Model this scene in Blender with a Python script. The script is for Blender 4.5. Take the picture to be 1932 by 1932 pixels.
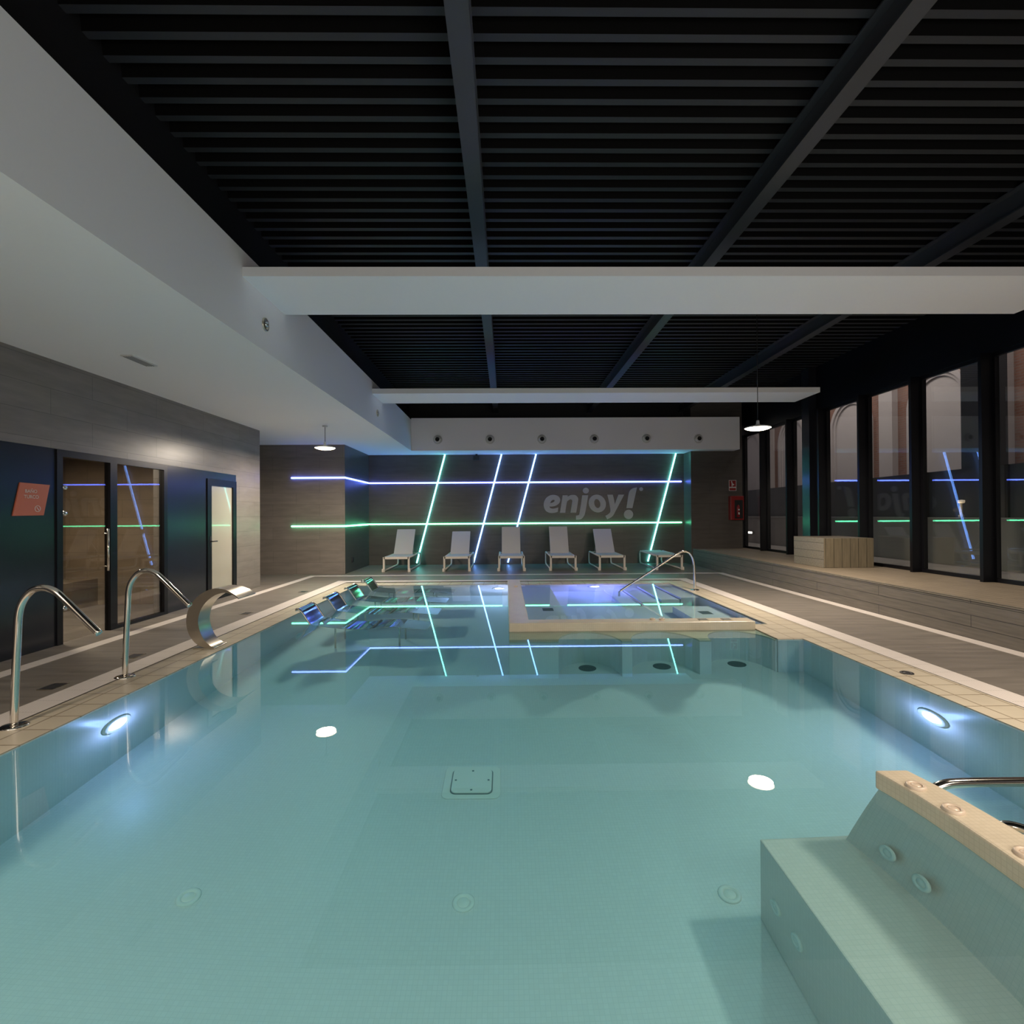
import bpy, bmesh, math, random
from mathutils import Vector, Matrix
R = math.radians
pi = math.pi
for o in list(bpy.data.objects):
    bpy.data.objects.remove(o)
SC = bpy.context.scene
COL = SC.collection

# ------------------------------------------------------------------ camera
cam_d = bpy.data.cameras.new('camera'); cam = bpy.data.objects.new('camera', cam_d); COL.objects.link(cam)
cam_d.sensor_width = 36.0; cam_d.lens = 18.0; cam_d.clip_start = 0.05; cam_d.clip_end = 200
yaw, pit, rol = R(0.713), R(0.3195), R(-0.3592)
fw = Vector((math.sin(yaw)*math.cos(pit), math.cos(yaw)*math.cos(pit), math.sin(pit)))
rt = Vector((math.cos(yaw), -math.sin(yaw), 0)); up = rt.cross(fw)
r2 = math.cos(rol)*rt + math.sin(rol)*up; u2 = -math.sin(rol)*rt + math.cos(rol)*up
m = Matrix.Identity(4)
for i in range(3):
    m[i][0] = r2[i]; m[i][1] = u2[i]; m[i][2] = -fw[i]
m[0][3], m[1][3], m[2][3] = 0, 0, 1.5
cam.matrix_world = m
SC.camera = cam

# ------------------------------------------------------------------ world, exposure
SC.view_settings.view_transform = 'Standard'; SC.view_settings.look = 'None'
SC.view_settings.gamma = 1.0; SC.view_settings.use_curve_mapping = False
SC.view_settings.exposure = 0.1
W = bpy.data.worlds.new('night_sky'); SC.world = W; W.use_nodes = True
W.node_tree.nodes['Background'].inputs[0].default_value = (0.60, 0.52, 0.56, 1)
W.node_tree.nodes['Background'].inputs[1].default_value = 0.30
SC.cycles.max_bounces = 10; SC.cycles.diffuse_bounces = 5; SC.cycles.glossy_bounces = 5
SC.cycles.transmission_bounces = 8; SC.cycles.transparent_max_bounces = 16
SC.cycles.sample_clamp_indirect = 5.0
SC.cycles.caustics_refractive = True; SC.cycles.caustics_reflective = True
SC.cycles.blur_glossy = 0.5

# light tuning values
FILL_W = 350.0; UP_W = 115.0
PENDANT_W = 140.0; WARM = (1.0, 0.86, 0.70)
POOL_W = 6.5
LED_S = 13.0

# ------------------------------------------------------------------ materials
def mat(name, col, rough=0.5, metal=0.0, emit=None, es=0.0, spec=0.5, coat=0.0):
    M = bpy.data.materials.new(name); M.use_nodes = True
    b = M.node_tree.nodes['Principled BSDF']
    b.inputs['Base Color'].default_value = (*col, 1); b.inputs['Roughness'].default_value = rough
    b.inputs['Metallic'].default_value = metal; b.inputs['Specular IOR Level'].default_value = spec
    b.inputs['Coat Weight'].default_value = coat
    if emit:
        b.inputs['Emission Color'].default_value = (*emit, 1); b.inputs['Emission Strength'].default_value = es
    return M
def N(M, t, **kw):
    n = M.node_tree.nodes.new(t)
    for k, v in kw.items():
        setattr(n, k, v)
    return n
def LK(M, a, b): M.node_tree.links.new(a, b)
def noise_mat(name, c1, c2, scale=(1, 1, 1), ns=4.0, rough=0.5, metal=0, bump=0.0, coords='Object', spec=0.5, detail=6):
    M = mat(name, c1, rough, metal, spec=spec); b = M.node_tree.nodes['Principled BSDF']
    tc = N(M, 'ShaderNodeTexCoord'); mp = N(M, 'ShaderNodeMapping'); mp.inputs['Scale'].default_value = scale
    nz = N(M, 'ShaderNodeTexNoise'); nz.inputs['Scale'].default_value = ns; nz.inputs['Detail'].default_value = detail
    mx = N(M, 'ShaderNodeMix', data_type='RGBA'); mx.inputs[6].default_value = (*c1, 1); mx.inputs[7].default_value = (*c2, 1)
    LK(M, tc.outputs[coords], mp.inputs[0]); LK(M, mp.outputs[0], nz.inputs[0]); LK(M, nz.outputs[0], mx.inputs[0]); LK(M, mx.outputs[2], b.inputs['Base Color'])
    if bump:
        bp = N(M, 'ShaderNodeBump'); bp.inputs['Strength'].default_value = bump; bp.inputs['Distance'].default_value = 0.01
        LK(M, nz.outputs[0], bp.inputs['Height']); LK(M, bp.outputs[0], b.inputs['Normal'])
    return M
def tile_mat(name, c1, c2, joint, w, h, js, rough=0.4, off=0.5, bump=0.15, spec=0.5, noise=None, rot=0, mort_smooth=0.1, coat=0.0):
    """tiles laid in metres over the box-projected uv"""
    M = mat(name, c1, rough, spec=spec, coat=coat); b = M.node_tree.nodes['Principled BSDF']
    uv = N(M, 'ShaderNodeUVMap'); mp = N(M, 'ShaderNodeMapping'); mp.inputs['Rotation'].default_value = (0, 0, rot)
    br = N(M, 'ShaderNodeTexBrick', offset=off)
    br.inputs['Color1'].default_value = (*c1, 1); br.inputs['Color2'].default_value = (*c2, 1); br.inputs['Mortar'].default_value = (*joint, 1)
    br.inputs['Scale'].default_value = 1.0; br.inputs['Brick Width'].default_value = w; br.inputs['Row Height'].default_value = h
    br.inputs['Mortar Size'].default_value = js; br.inputs['Mortar Smooth'].default_value = mort_smooth
    LK(M, uv.outputs[0], mp.inputs[0]); LK(M, mp.outputs[0], br.inputs['Vector'])
    out = br.outputs['Color']
    if noise:
        tc = N(M, 'ShaderNodeTexCoord'); mp2 = N(M, 'ShaderNodeMapping'); mp2.inputs['Scale'].default_value = noise[1]
        nz = N(M, 'ShaderNodeTexNoise'); nz.inputs['Scale'].default_value = noise[0]; nz.inputs['Detail'].default_value = 8
        cr = N(M, 'ShaderNodeMapRange'); cr.inputs[1].default_value = .3; cr.inputs[2].default_value = .7
        cr.inputs[3].default_value = 1 - noise[2]; cr.inputs[4].default_value = 1 + noise[2]
        mx = N(M, 'ShaderNodeMix', data_type='RGBA', blend_type='MULTIPLY'); mx.inputs[0].default_value = 1
        LK(M, tc.outputs['Object'], mp2.inputs[0]); LK(M, mp2.outputs[0], nz.inputs[0]); LK(M, nz.outputs[0], cr.inputs[0])
        LK(M, out, mx.inputs[6]); LK(M, cr.outputs[0], mx.inputs[7]); out = mx.outputs[2]
    LK(M, out, b.inputs['Base Color'])
    bp = N(M, 'ShaderNodeBump', invert=True); bp.inputs['Strength'].default_value = bump; bp.inputs['Distance'].default_value = 0.004
    LK(M, br.outputs['Fac'], bp.inputs['Height']); LK(M, bp.outputs[0], b.inputs['Normal'])
    return M
def glass_mat(name, tint=(0.93, 0.96, 0.95), ior=1.45, boost=1.0):
    M = bpy.data.materials.new(name); M.use_nodes = True; nt = M.node_tree
    nt.nodes.remove(nt.nodes['Principled BSDF']); out = nt.nodes['Material Output']
    tr = N(M, 'ShaderNodeBsdfTransparent'); tr.inputs[0].default_value = (*tint, 1)
    gl = N(M, 'ShaderNodeBsdfGlossy'); gl.inputs['Roughness'].default_value = 0.0; gl.inputs[0].default_value = (boost, boost, boost, 1)
    lw_ = N(M, 'ShaderNodeLayerWeight'); lw_.inputs[0].default_value = .5
    pw = N(M, 'ShaderNodeMath', operation='POWER'); pw.inputs[1].default_value = 5
    f0 = ((ior-1)/(ior+1))**2
    fr = N(M, 'ShaderNodeMath', operation='MULTIPLY_ADD'); fr.inputs[1].default_value = 1-f0; fr.inputs[2].default_value = f0
    LK(M, lw_.outputs['Facing'], pw.inputs[0]); LK(M, pw.outputs[0], fr.inputs[0])
    mx = N(M, 'ShaderNodeMixShader')
    LK(M, fr.outputs[0], mx.inputs[0]); LK(M, tr.outputs[0], mx.inputs[1]); LK(M, gl.outputs[0], mx.inputs[2]); LK(M, mx.outputs[0], out.inputs[0])
    return M

MT = {}
MT['deck'] = tile_mat('deck_porcelain', (.165, .146, .126), (.182, .161, .139), (.10, .09, .08), 1.2, .6, .003, rough=.42, noise=(1.6, (.8, 7, 1), .22))
MT['grate'] = tile_mat('white_grate', (.66, .60, .56), (.68, .62, .58), (.46, .42, .39), .25, .022, .0035, rough=.5, off=0)
MT['coping'] = tile_mat('cream_coping', (.50, .44, .34), (.52, .46, .36), (.24, .19, .13), .245, .245, .006, rough=.35, off=0, noise=(3, (1, 1, 1), .06))
MT['mosaic'] = tile_mat('pool_mosaic', (.80, .70, .665), (.825, .725, .69), (.755, .66, .63), .025, .025, .0014, rough=.35, off=0, bump=.03)
MT['seatmosaic'] = tile_mat('bench_mosaic', (.84, .65, .57), (.87, .675, .595), (.79, .615, .54), .025, .025, .0014, rough=.35, off=0, bump=.03)
MT['cap'] = tile_mat('cream_mosaic', (.56, .485, .365), (.585, .51, .39), (.51, .44, .325), .025, .025, .0018, rough=.35, off=0, bump=.1, noise=(5, (1, 1, 1), .06))
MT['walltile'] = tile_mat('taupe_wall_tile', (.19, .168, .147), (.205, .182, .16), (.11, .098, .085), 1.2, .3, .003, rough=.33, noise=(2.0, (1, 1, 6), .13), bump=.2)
MT['shadedtile'] = tile_mat('shaded_wall_tile', (.080, .071, .064), (.088, .078, .070), (.055, .05, .046), 1.2, .3, .003, rough=.38, noise=(2.0, (1, 1, 6), .12), bump=.2)  # wall tile copy with the dim light of the far end put into its colour
MT['panel'] = mat('dark_panel', (.014, .015, .020), .22)
MT['alu'] = mat('dark_aluminium', (.005, .005, .007), .3, .0, spec=.3)
MT['white'] = noise_mat('white_plaster', (.86, .86, .87), (.88, .88, .89), ns=30, rough=.85)
MT['deckmetal'] = mat('dark_corrugated_steel', (.032, .033, .037), .55, spec=.3)
MT['shadedrecess'] = mat('shaded_perforated_steel', (.004, .004, .004), .8, spec=.1)  # rib recesses: same paint with holes, their shade put into the darker colour
MT['beam'] = mat('dark_steel_beam', (.045, .046, .052), .5)
MT['black'] = mat('black_paint', (.006, .006, .007), .6)
MT['steel'] = mat('polished_steel', (.72, .68, .62), .12, 1.0)
MT['brushed'] = mat('brushed_steel', (.60, .54, .44), .28, 1.0)
MT['chrome'] = mat('mirror_steel', (.62, .64, .66), .07, 1.0)
MT['lwhite'] = mat('white_lounger_metal', (.62, .57, .50), .45)
MT['sling'] = noise_mat('white_sling', (.52, .50, .47), (.57, .55, .52), ns=120, rough=.8)
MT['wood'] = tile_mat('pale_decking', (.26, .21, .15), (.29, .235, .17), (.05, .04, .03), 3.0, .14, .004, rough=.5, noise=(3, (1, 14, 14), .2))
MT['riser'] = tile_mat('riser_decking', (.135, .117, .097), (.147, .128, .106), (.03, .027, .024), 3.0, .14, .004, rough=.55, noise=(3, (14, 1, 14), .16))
MT['boxv'] = tile_mat('bench_boards', (.17, .14, .092), (.185, .152, .10), (.03, .027, .02), 3.0, .155, .004, rough=.5, off=0, noise=(3, (10, 10, 1), .16), rot=pi/2)
MT['boxh'] = tile_mat('bench_boards_flat', (.215, .185, .14), (.23, .197, .15), (.05, .04, .03), 3.0, .155, .004, rough=.5, off=0, noise=(3, (1, 8, 14), .16))
MT['letters'] = mat('grey_lettering', (.42, .42, .43), .5)
MT['orange'] = mat('orange_sign', (.50, .125, .065), .5)
MT['signtext'] = mat('pale_print', (.62, .50, .45), .5)
MT['red'] = mat('red_enamel', (.22, .012, .012), .4)
MT['whiteplastic'] = mat('white_plastic', (.60, .60, .58), .4)
MT['creamplastic'] = mat('cream_plastic', (.58, .47, .36), .35)
MT['poolplastic'] = mat('pale_pool_plastic', (.88, .76, .69), .4)
MT['darkplastic'] = mat('dark_plastic', (.02, .02, .022), .5)
MT['grey'] = mat('grey_plastic', (.22, .22, .22), .5)
MT['darkdisc'] = mat('dark_grille', (.12, .135, .13), .5)
MT['brick'] = tile_mat('red_brick', (.22, .105, .075), (.26, .125, .09), (.22, .16, .135), .25, .07, .010, rough=.85)
MT['stone'] = noise_mat('pale_stone', (.44, .40, .39), (.50, .455, .44), ns=2.5, rough=.9)
MT['concrete'] = noise_mat('concrete', (.22, .20, .185), (.30, .275, .25), ns=1.8, rough=.85, detail=10)
MT['fence'] = mat('dark_fence_mesh', (.050, .050, .056), .6)
MT['frosted'] = mat('frosted_pane', (.42, .40, .33), .18, coat=.6)
MT['bathtile'] = tile_mat('brown_bath_tile', (.17, .13, .09), (.19, .145, .10), (.11, .085, .06), .6, .3, .003, rough=.5, noise=(2, (1, 1, 3), .15))
MT['glass'] = glass_mat('window_glass', ior=1.65)
MT['doorglass'] = glass_mat('door_glass', (.80, .78, .74))
MT['lampglow'] = mat('lamp_glow', (1, 1, 1), .5, emit=(1, .82, .55), es=14)
MT['ledblue'] = mat('led_blue', (.1, .1, .1), .5, emit=(.11, .18, 1.0), es=LED_S*1.2)
MT['ledgreen'] = mat('led_green', (.1, .1, .1), .5, emit=(.12, .90, .42), es=LED_S*.85)
MT['ledteal'] = mat('led_teal', (.1, .1, .1), .5, emit=(.16, .80, .72), es=LED_S*.9)
MT['ledsky'] = mat('led_sky', (.1, .1, .1), .5, emit=(.16, .36, 1.0), es=LED_S*.9)
MT['poolglow'] = mat('pool_light_glow', (1, 1, 1), .3, emit=(.55, .66, 1.0), es=9)
MT['poolglowblue'] = mat('pool_light_glow_blue', (1, 1, 1), .3, emit=(.42, .46, 1.0), es=8)
MT['warmglow'] = mat('warm_glow', (1, 1, 1), .3, emit=(1.0, .66, .36), es=.22)
MT['whiteglow'] = mat('white_glow', (1, 1, 1), .3, emit=(1.0, .85, .78), es=4)

def water_mat():
    M = bpy.data.materials.new('pool_water'); M.use_nodes = True; nt = M.node_tree
    nt.nodes.remove(nt.nodes['Principled BSDF']); out = nt.nodes['Material Output']
    g = N(M, 'ShaderNodeBsdfGlass'); g.inputs['Color'].default_value = (1, 1, 1, 1); g.inputs['Roughness'].default_value = 0; g.inputs['IOR'].default_value = 1.33
    va = N(M, 'ShaderNodeVolumeAbsorption'); va.inputs['Color'].default_value = (.05, .86, .95, 1); va.inputs['Density'].default_value = .17
    LK(M, g.outputs[0], out.inputs['Surface']); LK(M, va.outputs[0], out.inputs['Volume'])
    return M
MT['water'] = water_mat()

# ------------------------------------------------------------------ mesh builder
class MB:
    def __init__(s): s.v = []; s.f = []; s.sm = []; s.mi = []
    def add(s, vs, fs, smooth=False, mi=0):
        o = len(s.v); s.v += [tuple(p) for p in vs]
        for f in fs:
            s.f.append([i+o for i in f]); s.sm.append(smooth); s.mi.append(mi)
        return s
    def box(s, x0, x1, y0, y1, z0, z1, mi=0, top=None):
        v = [(x0, y0, z0), (x1, y0, z0), (x1, y1, z0), (x0, y1, z0), (x0, y0, z1), (x1, y0, z1), (x1, y1, z1), (x0, y1, z1)]
        f = [(0, 3, 2, 1), (4, 5, 6, 7), (0, 1, 5, 4), (1, 2, 6, 5), (2, 3, 7, 6), (3, 0, 4, 7)]
        s.add(v, f, False, mi)
        if top is not None: s.mi[-5] = top
        return s
    def quad(s, a, b, c, d, mi=0): return s.add([a, b, c, d], [(0, 1, 2, 3)], False, mi)
    def prism(s, poly, fn, a, b, mi=0, smooth=False, caps=True):
        """poly = 2d loop, fn(u, v, w) -> point, extruded from w=a to w=b"""
        n = len(poly); vs = [fn(u, v, a) for u, v in poly] + [fn(u, v, b) for u, v in poly]
        fs = [(i, (i+1) % n, n+(i+1) % n, n+i) for i in range(n)]
        s.add(vs, fs, smooth, mi)
        if caps: s.add(vs, [tuple(range(n))[::-1], tuple(range(n, 2*n))], False, mi)
        return s
    def tube(s, path, r, n=12, mi=0, caps=True):
        P = [Vector(p) for p in path]; rings = []; prev = None
        for i, p in enumerate(P):
            t = (P[min(i+1, len(P)-1)] - P[max(i-1, 0)]).normalized()
            if prev is None:
                a = Vector((0, 0, 1)) if abs(t.z) < .9 else Vector((0, 1, 0)); u = t.cross(a).normalized()
            else:
                u = (prev - t*prev.dot(t)).normalized()
            prev = u; w = t.cross(u)
            rr = r[i] if isinstance(r, (list, tuple)) else r
            rings.append([p + rr*(math.cos(2*pi*k/n)*u + math.sin(2*pi*k/n)*w) for k in range(n)])
        vs = [q for ring in rings for q in ring]
        fs = [(i*n+k, i*n+(k+1) % n, (i+1)*n+(k+1) % n, (i+1)*n+k) for i in range(len(P)-1) for k in range(n)]
        s.add(vs, fs, True, mi)
        if caps: s.add(vs, [tuple(range(n))[::-1], tuple(range((len(P)-1)*n, len(P)*n))], False, mi)
        return s
    def lathe(s, prof, c=(0, 0, 0), ax='z', n=32, mi=0, smooth=True):
        """prof = list of (radius, height along axis)"""
        def pt(r, h, k):
            a = 2*pi*k/n; u, v = r*math.cos(a), r*math.sin(a)
            q = {'z': (u, v, h), 'x': (h, u, v), 'y': (v, h, u)}[ax]
            return (c[0]+q[0], c[1]+q[1], c[2]+q[2])
        vs = [pt(r, h, k) for r, h in prof for k in range(n)]
        fs = [(i*n+k, i*n+(k+1) % n, (i+1)*n+(k+1) % n, (i+1)*n+k) for i in range(len(prof)-1) for k in range(n)]
        return s.add(vs, fs, smooth, mi)
    def build(s, name, ms, parent=None, bevel=0.0, loc=None, auto=False, uvrot=False, weld=True):
        me = bpy.data.meshes.new(name); me.from_pydata(s.v, [], s.f)
        for mm in (ms if isinstance(ms, (list, tuple)) else [ms]):
            me.materials.append(MT[mm] if isinstance(mm, str) else mm)
        for p, sm, mi in zip(me.polygons, s.sm, s.mi):
            p.use_smooth = sm; p.material_index = mi
        me.validate()
        bm = bmesh.new(); bm.from_mesh(me)
        if weld: bmesh.ops.remove_doubles(bm, verts=bm.verts, dist=1e-5)
        bmesh.ops.recalc_face_normals(bm, faces=bm.faces) if auto else None
        bm.to_mesh(me); bm.free()
        uvl = me.uv_layers.new(name='UVMap')
        for p in me.polygons:
            nx, ny, nz = abs(p.normal.x), abs(p.normal.y), abs(p.normal.z)
            for li in p.loop_indices:
                co = me.vertices[me.loops[li].vertex_index].co
                if nz >= nx and nz >= ny: uv = (co.x, co.y)
                elif nx >= ny: uv = (co.y, co.z)
                else: uv = (co.x, co.z)
                uvl.data[li].uv = (uv[1], uv[0]) if (uvrot and nz >= nx and nz >= ny) else uv
        o = bpy.data.objects.new(name, me); COL.objects.link(o)
        if parent: o.parent = parent
        if loc: o.location = loc
        if bevel:
            b = o.modifiers.new('edge', 'BEVEL'); b.width = bevel; b.segments = 2; b.limit_method = 'ANGLE'; b.angle_limit = R(40)
        return o
def tag(o, label, cat, group=None, kind=None):
    o['label'] = label; o['category'] = cat
    if group: o['group'] = group
    if kind: o['kind'] = kind
    return o
def empty(name, loc=(0, 0, 0), rz=0.0):
    o = bpy.data.objects.new(name, None); COL.objects.link(o); o.location = loc; o.rotation_euler = (0, 0, rz); o.empty_display_size = .1
    return o
def struct(mb, name, ms, label, cat, **kw):
    return tag(mb.build(name, ms, **kw), label, cat, kind='structure')
def copy_tree(o, parent=None):
    c = o.copy(); COL.objects.link(c)
    if parent: c.parent = parent
    for ch in list(o.children): copy_tree(ch, c)
    return c
def arc(cx, cy, r, a0, a1, n):
    return [(cx + r*math.cos(R(a0+(a1-a0)*i/n)), cy + r*math.sin(R(a0+(a1-a0)*i/n))) for i in range(n+1)]
def spline(pts, n=6, closed=False):
    """Catmull-Rom through points of any dimension"""
    P = [Vector(p) for p in pts]; L = len(P); out = []
    rng = range(L if closed else L-1)
    for i in rng:
        if closed: a, b, c, d = P[i-1], P[i], P[(i+1) % L], P[(i+2) % L]
        else: a, b, c, d = P[max(i-1, 0)], P[i], P[i+1], P[min(i+2, L-1)]
        for k in range(n):
            t = k/n
            out.append(.5*((2*b) + (c-a)*t + (2*a-5*b+4*c-d)*t*t + (3*b-a-3*c+d)*t**3))
    if not closed: out.append(P[-1])
    return [tuple(p) for p in out]
def area(name, loc, size, watts, col, rot=(0, 0, 0), shape='DISK', spread=pi, parent=None):
    l = bpy.data.lights.new(name, 'AREA'); l.shape = shape; l.size = size; l.energy = watts; l.color = col; l.spread = spread; l.cycles.is_caustics_light = True
    o = bpy.data.objects.new(name, l); COL.objects.link(o); o.location = loc; o.rotation_euler = rot
    if parent: o.parent = parent
    return o

# added fill light behind the camera, no real fitting of the hall
hl = bpy.data.lights.new('fill_light', 'AREA'); hl.shape = 'RECTANGLE'; hl.size = 8.0; hl.size_y = 3.0; hl.energy = FILL_W; hl.cycles.is_caustics_light = True; hl.color = (1.0, .88, .76)
hlo = bpy.data.objects.new('fill_light', hl); COL.objects.link(hlo); hlo.location = (1.6, -1.9, 3.25)
hlo.rotation_euler = (0, 0, 0)

ul = bpy.data.lights.new('fill_uplight', 'AREA'); ul.shape = 'RECTANGLE'; ul.size = 5.0; ul.size_y = 2.0; ul.energy = UP_W; ul.color = (.97, .96, .97)  # added unseen uplight that brightens the soffit and beam undersides
ulo = bpy.data.objects.new('fill_uplight', ul); COL.objects.link(ulo); ulo.location = (2.4, -2.2, .7)
ulo.rotation_euler = Vector((0, .5, 1)).to_track_quat('-Z', 'Y').to_euler()

# ------------------------------------------------------------------ dimensions (metres; z=0 is the deck)
PX0, PX1, PY0, PY1 = -3.22, 3.54, 0.5, 11.08      # pool water edge
WL = -5.27; YB = 15.6; SOF = 3.343; WIN = 7.2; YF = -6.5

# ================================================================== SETTING
# deck: a ring of slabs round the pool
d = MB()
d.box(WL-3.0, -3.59, YF, YB, -.2, 0).box(3.95, WIN+.3, YF, YB, -.2, 0).box(-3.59, 3.95, 11.5, YB, -.2, 0).box(-3.59, 3.95, YF, .13, -.2, 0)
struct(d, 'floor', 'deck', 'grey brown stone tiled deck around the pool', 'floor')
g = MB()
g.box(-3.86, -3.605, -.2, 11.86, -.03, .003).box(3.955, 4.19, -.2, 11.86, -.03, .003)
g.box(-3.605, 3.955, 11.60, 11.86, -.03, .003)
struct(g, 'trim_1', 'grate', 'wide white slatted overflow strip bordering the cream coping', 'floor strip', uvrot=True)
g = MB()
g.box(-4.92, -4.75, YF, 12.95, -.03, .003).box(5.32, 5.49, YF, 12.95, -.03, .003).box(-4.75, 5.32, 12.78, 12.95, -.03, .003)
struct(g, 'trim_2', 'grate', 'narrow white strip in the deck near the walls', 'floor strip')
c = MB()
c.box(-3.603, PX0, .13, 11.60, -.0125, 0).box(PX1, 3.953, .13, 11.60, -.0125, 0).box(PX0, PX1, PY1, 11.60, -.0125, 0).box(PX0, PX1, .13, PY0, -.0125, 0)
c.box(3.24, PX1, 6.08, 6.9, -.0125, 0)
struct(c, 'trim_3', 'coping', 'cream tiled coping around the pool edge', 'pool coping')

# pool basin (inside faces)
b = MB()
Z0 = -1.35
JX0, JX1, JY0, JY1 = .035, .30, 6.10, 6.99; RY = 6.62
b.quad((PX0, PY0, Z0), (PX1, PY0, Z0), (PX1, JY1, Z0), (PX0, JY1, Z0))
b.quad((PX0, JY1, Z0), (JX0, JY1, Z0), (JX0, PY1, Z0), (PX0, PY1, Z0))
b.quad((PX0, PY1, Z0), (PX0, PY1, -.0125), (PX0, PY0, -.0125), (PX0, PY0, Z0))
b.quad((PX1, PY0, Z0), (PX1, PY0, -.0125), (PX1, 6.08, -.0125), (PX1, 6.08, Z0))
b.quad((JX0, PY1, Z0), (JX0, PY1, -.0125), (PX0, PY1, -.0125), (PX0, PY1, Z0))
b.quad((PX0, PY0, Z0), (PX0, PY0, -.0125), (PX1, PY0, -.0125), (PX1, PY0, Z0))
b.quad((PX1, 6.08, Z0), (PX1, 6.08, -.0125), (3.24, 6.08, -.0125), (3.24, 6.08, Z0))
b.quad((3.24, 6.08, Z0), (3.24, 6.08, -.0125), (3.24, 6.11, -.0125), (3.24, 6.11, Z0))
b.quad((3.235, 6.081, Z0), (3.235, 6.081, -.0125), (3.235, 6.11, -.0125), (3.235, 6.11, Z0))
basin = struct(b, 'pool_basin', 'mosaic', 'pale mosaic lined floor and walls of the main pool', 'pool')
# small round bath with its raised rim
jb = MB()
def niche(cx, hw, dep): return [(cx + hw*math.cos(R(180-180*i/14)), JY0 + dep*math.sin(R(180*i/14))) for i in range(15)]
front = [(JX0, JY0)] + niche(1.00, .38, .50) + niche(1.905, .405, .50) + niche(2.835, .385, .50) + [(3.24, JY0)]
for (a0, a1), (b0, b1) in zip(front, front[1:]):
    jb.quad((a0, a1, Z0), (b0, b1, Z0), (b0, b1, -.099), (a0, a1, -.099))
jb.quad((JX0, PY1, Z0), (JX0, JY0, Z0), (JX0, JY0, -.09), (JX0, PY1, -.09))
# inside of the bath: walls, benches, stairs, floor
fz, bz = -.95, -.42
jb.quad((JX1, JY1, fz), (PX1, JY1, fz), (PX1, PY1, fz), (JX1, PY1, fz))
jb.quad((JX1, PY1, fz), (JX1, PY1, -.09), (JX1, JY1, -.09), (JX1, JY1, fz))
jb.quad((PX1, JY1, fz), (PX1, JY1, -.09), (PX1, PY1, -.09), (PX1, PY1, fz))
jb.quad((PX1, PY1, fz), (PX1, PY1, -.09), (JX1, PY1, -.09), (JX1, PY1, fz))
jb.quad((JX1, JY1, fz), (JX1, JY1, -.09), (PX1, JY1, -.09), (PX1, JY1, fz))
jb.box(JX1, .95, JY1, PY1, fz, bz).box(.95, 2.35, JY1, 7.75, fz, bz).box(2.85, PX1, JY1, 8.75, fz, bz)
for k in range(4): jb.box(3.20-.36*k, PX1-.36*k if k else PX1, 9.35, PY1, fz, -.16-.19*k)
jac = struct(jb, 'bath_basin', 'mosaic', 'small raised bath basin with benches and steps built into the pool', 'pool')
rim = MB()
rim.prism([(JX0, PY1), (JX0, RY), (3.24, RY), (3.24, 6.86), (JX1, 6.86), (JX1, PY1)], lambda u, v, w: (u, v, w), -.085, .098)
rim.box(JX1, PX1, 6.86, JY1, -.085, -.02)
lg = MB(); lg.prism(front + [(3.24, RY+.05), (JX0, RY+.05)], lambda u, v, w_: (u, v, w_), -.10, -.034)
ledge = struct(lg, 'trim_8', 'cap', 'cream ledge with three scooped niches just under the water before the bath rim', 'pool ledge', auto=True)
struct(rim, 'trim_4', 'cap', 'raised cream mosaic rim around the small bath', 'pool rim', bevel=.012, auto=True)
w = MB(); x0, x1, y0, y1, z0, z1 = PX0-.06, PX1+.06, PY0-.06, PY1+.06, Z0-.15, -.010
for q in ([(x0, y0, z1), (x1, y0, z1), (x1, y1, z1), (x0, y1, z1)], [(x0, y1, z0), (x1, y1, z0), (x1, y0, z0), (x0, y0, z0)],
          [(x0, y0, z0), (x1, y0, z0), (x1, y0, z1), (x0, y0, z1)], [(x1, y1, z0), (x0, y1, z0), (x0, y1, z1), (x1, y1, z1)],
          [(x1, y0, z0), (x1, y1, z0), (x1, y1, z1), (x1, y0, z1)], [(x0, y1, z0), (x0, y0, z0), (x0, y0, z1), (x0, y1, z1)]):
    w.add(q, [(0, 1, 2, 3)], True)
water = struct(w, 'water', 'water', 'clear still blue green water filling both pools', 'water', weld=False)

# massage bench with its wall
bw = MB()
yl = [PY0, 1.2, 1.75, 2.2, 2.55, 2.80]; xl = [1.93, 2.02, 2.05, 2.065, 2.055, 2.02]; xr = [2.28, 2.29, 2.285, 2.27, 2.245, 2.20]
cap_poly = list(zip(xl, yl)) + list(zip(xr, yl))[::-1]
sp_l = spline(list(zip(xl, yl)), 5); sp_r = spline(list(zip(xr, yl)), 5)
cap_poly = sp_l + sp_r[::-1]
bench = empty('massage_bench', (2.1, 1.7, Z0))
tag(bench, 'submerged massage bench and low wall in the near right corner of the pool', 'pool bench')
def rel(mb, o=(2.1, 1.7, Z0)):
    mb.v = [(x-o[0], y-o[1], z-o[2]) for x, y, z in mb.v]; return mb
wall = MB()   # the face towards the seat leans back like a backrest
top_ = [(x+.012 if i < len(sp_l) else x-.012, min(y, 2.785), -.02) for i, (x, y) in enumerate(cap_poly)]
low_ = [((x-.155-.03*max(0, y-2.2)) if i < len(sp_l) else x, y+.02, -.625) for i, (x, y, z) in enumerate(top_)]
bot_ = [(x, y, Z0+.001) for x, y, z in low_]; nn = len(top_)
wall.add(top_+low_+bot_, [(r_*nn+i, r_*nn+(i+1) % nn, (r_+1)*nn+(i+1) % nn, (r_+1)*nn+i) for r_ in range(2) for i in range(nn)])
bench_w = rel(wall).build('back_wall', 'seatmosaic', bench, auto=True)
capm = MB().prism(cap_poly, lambda u, v, w: (u, v, w), -.018, .085)
rel(capm).build('wall_cap', 'cap', bench, bevel=.012, auto=True)
seat = MB().box(1.40, 2.06, PY0+.002, 2.84, Z0+.001, -.62)
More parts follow.
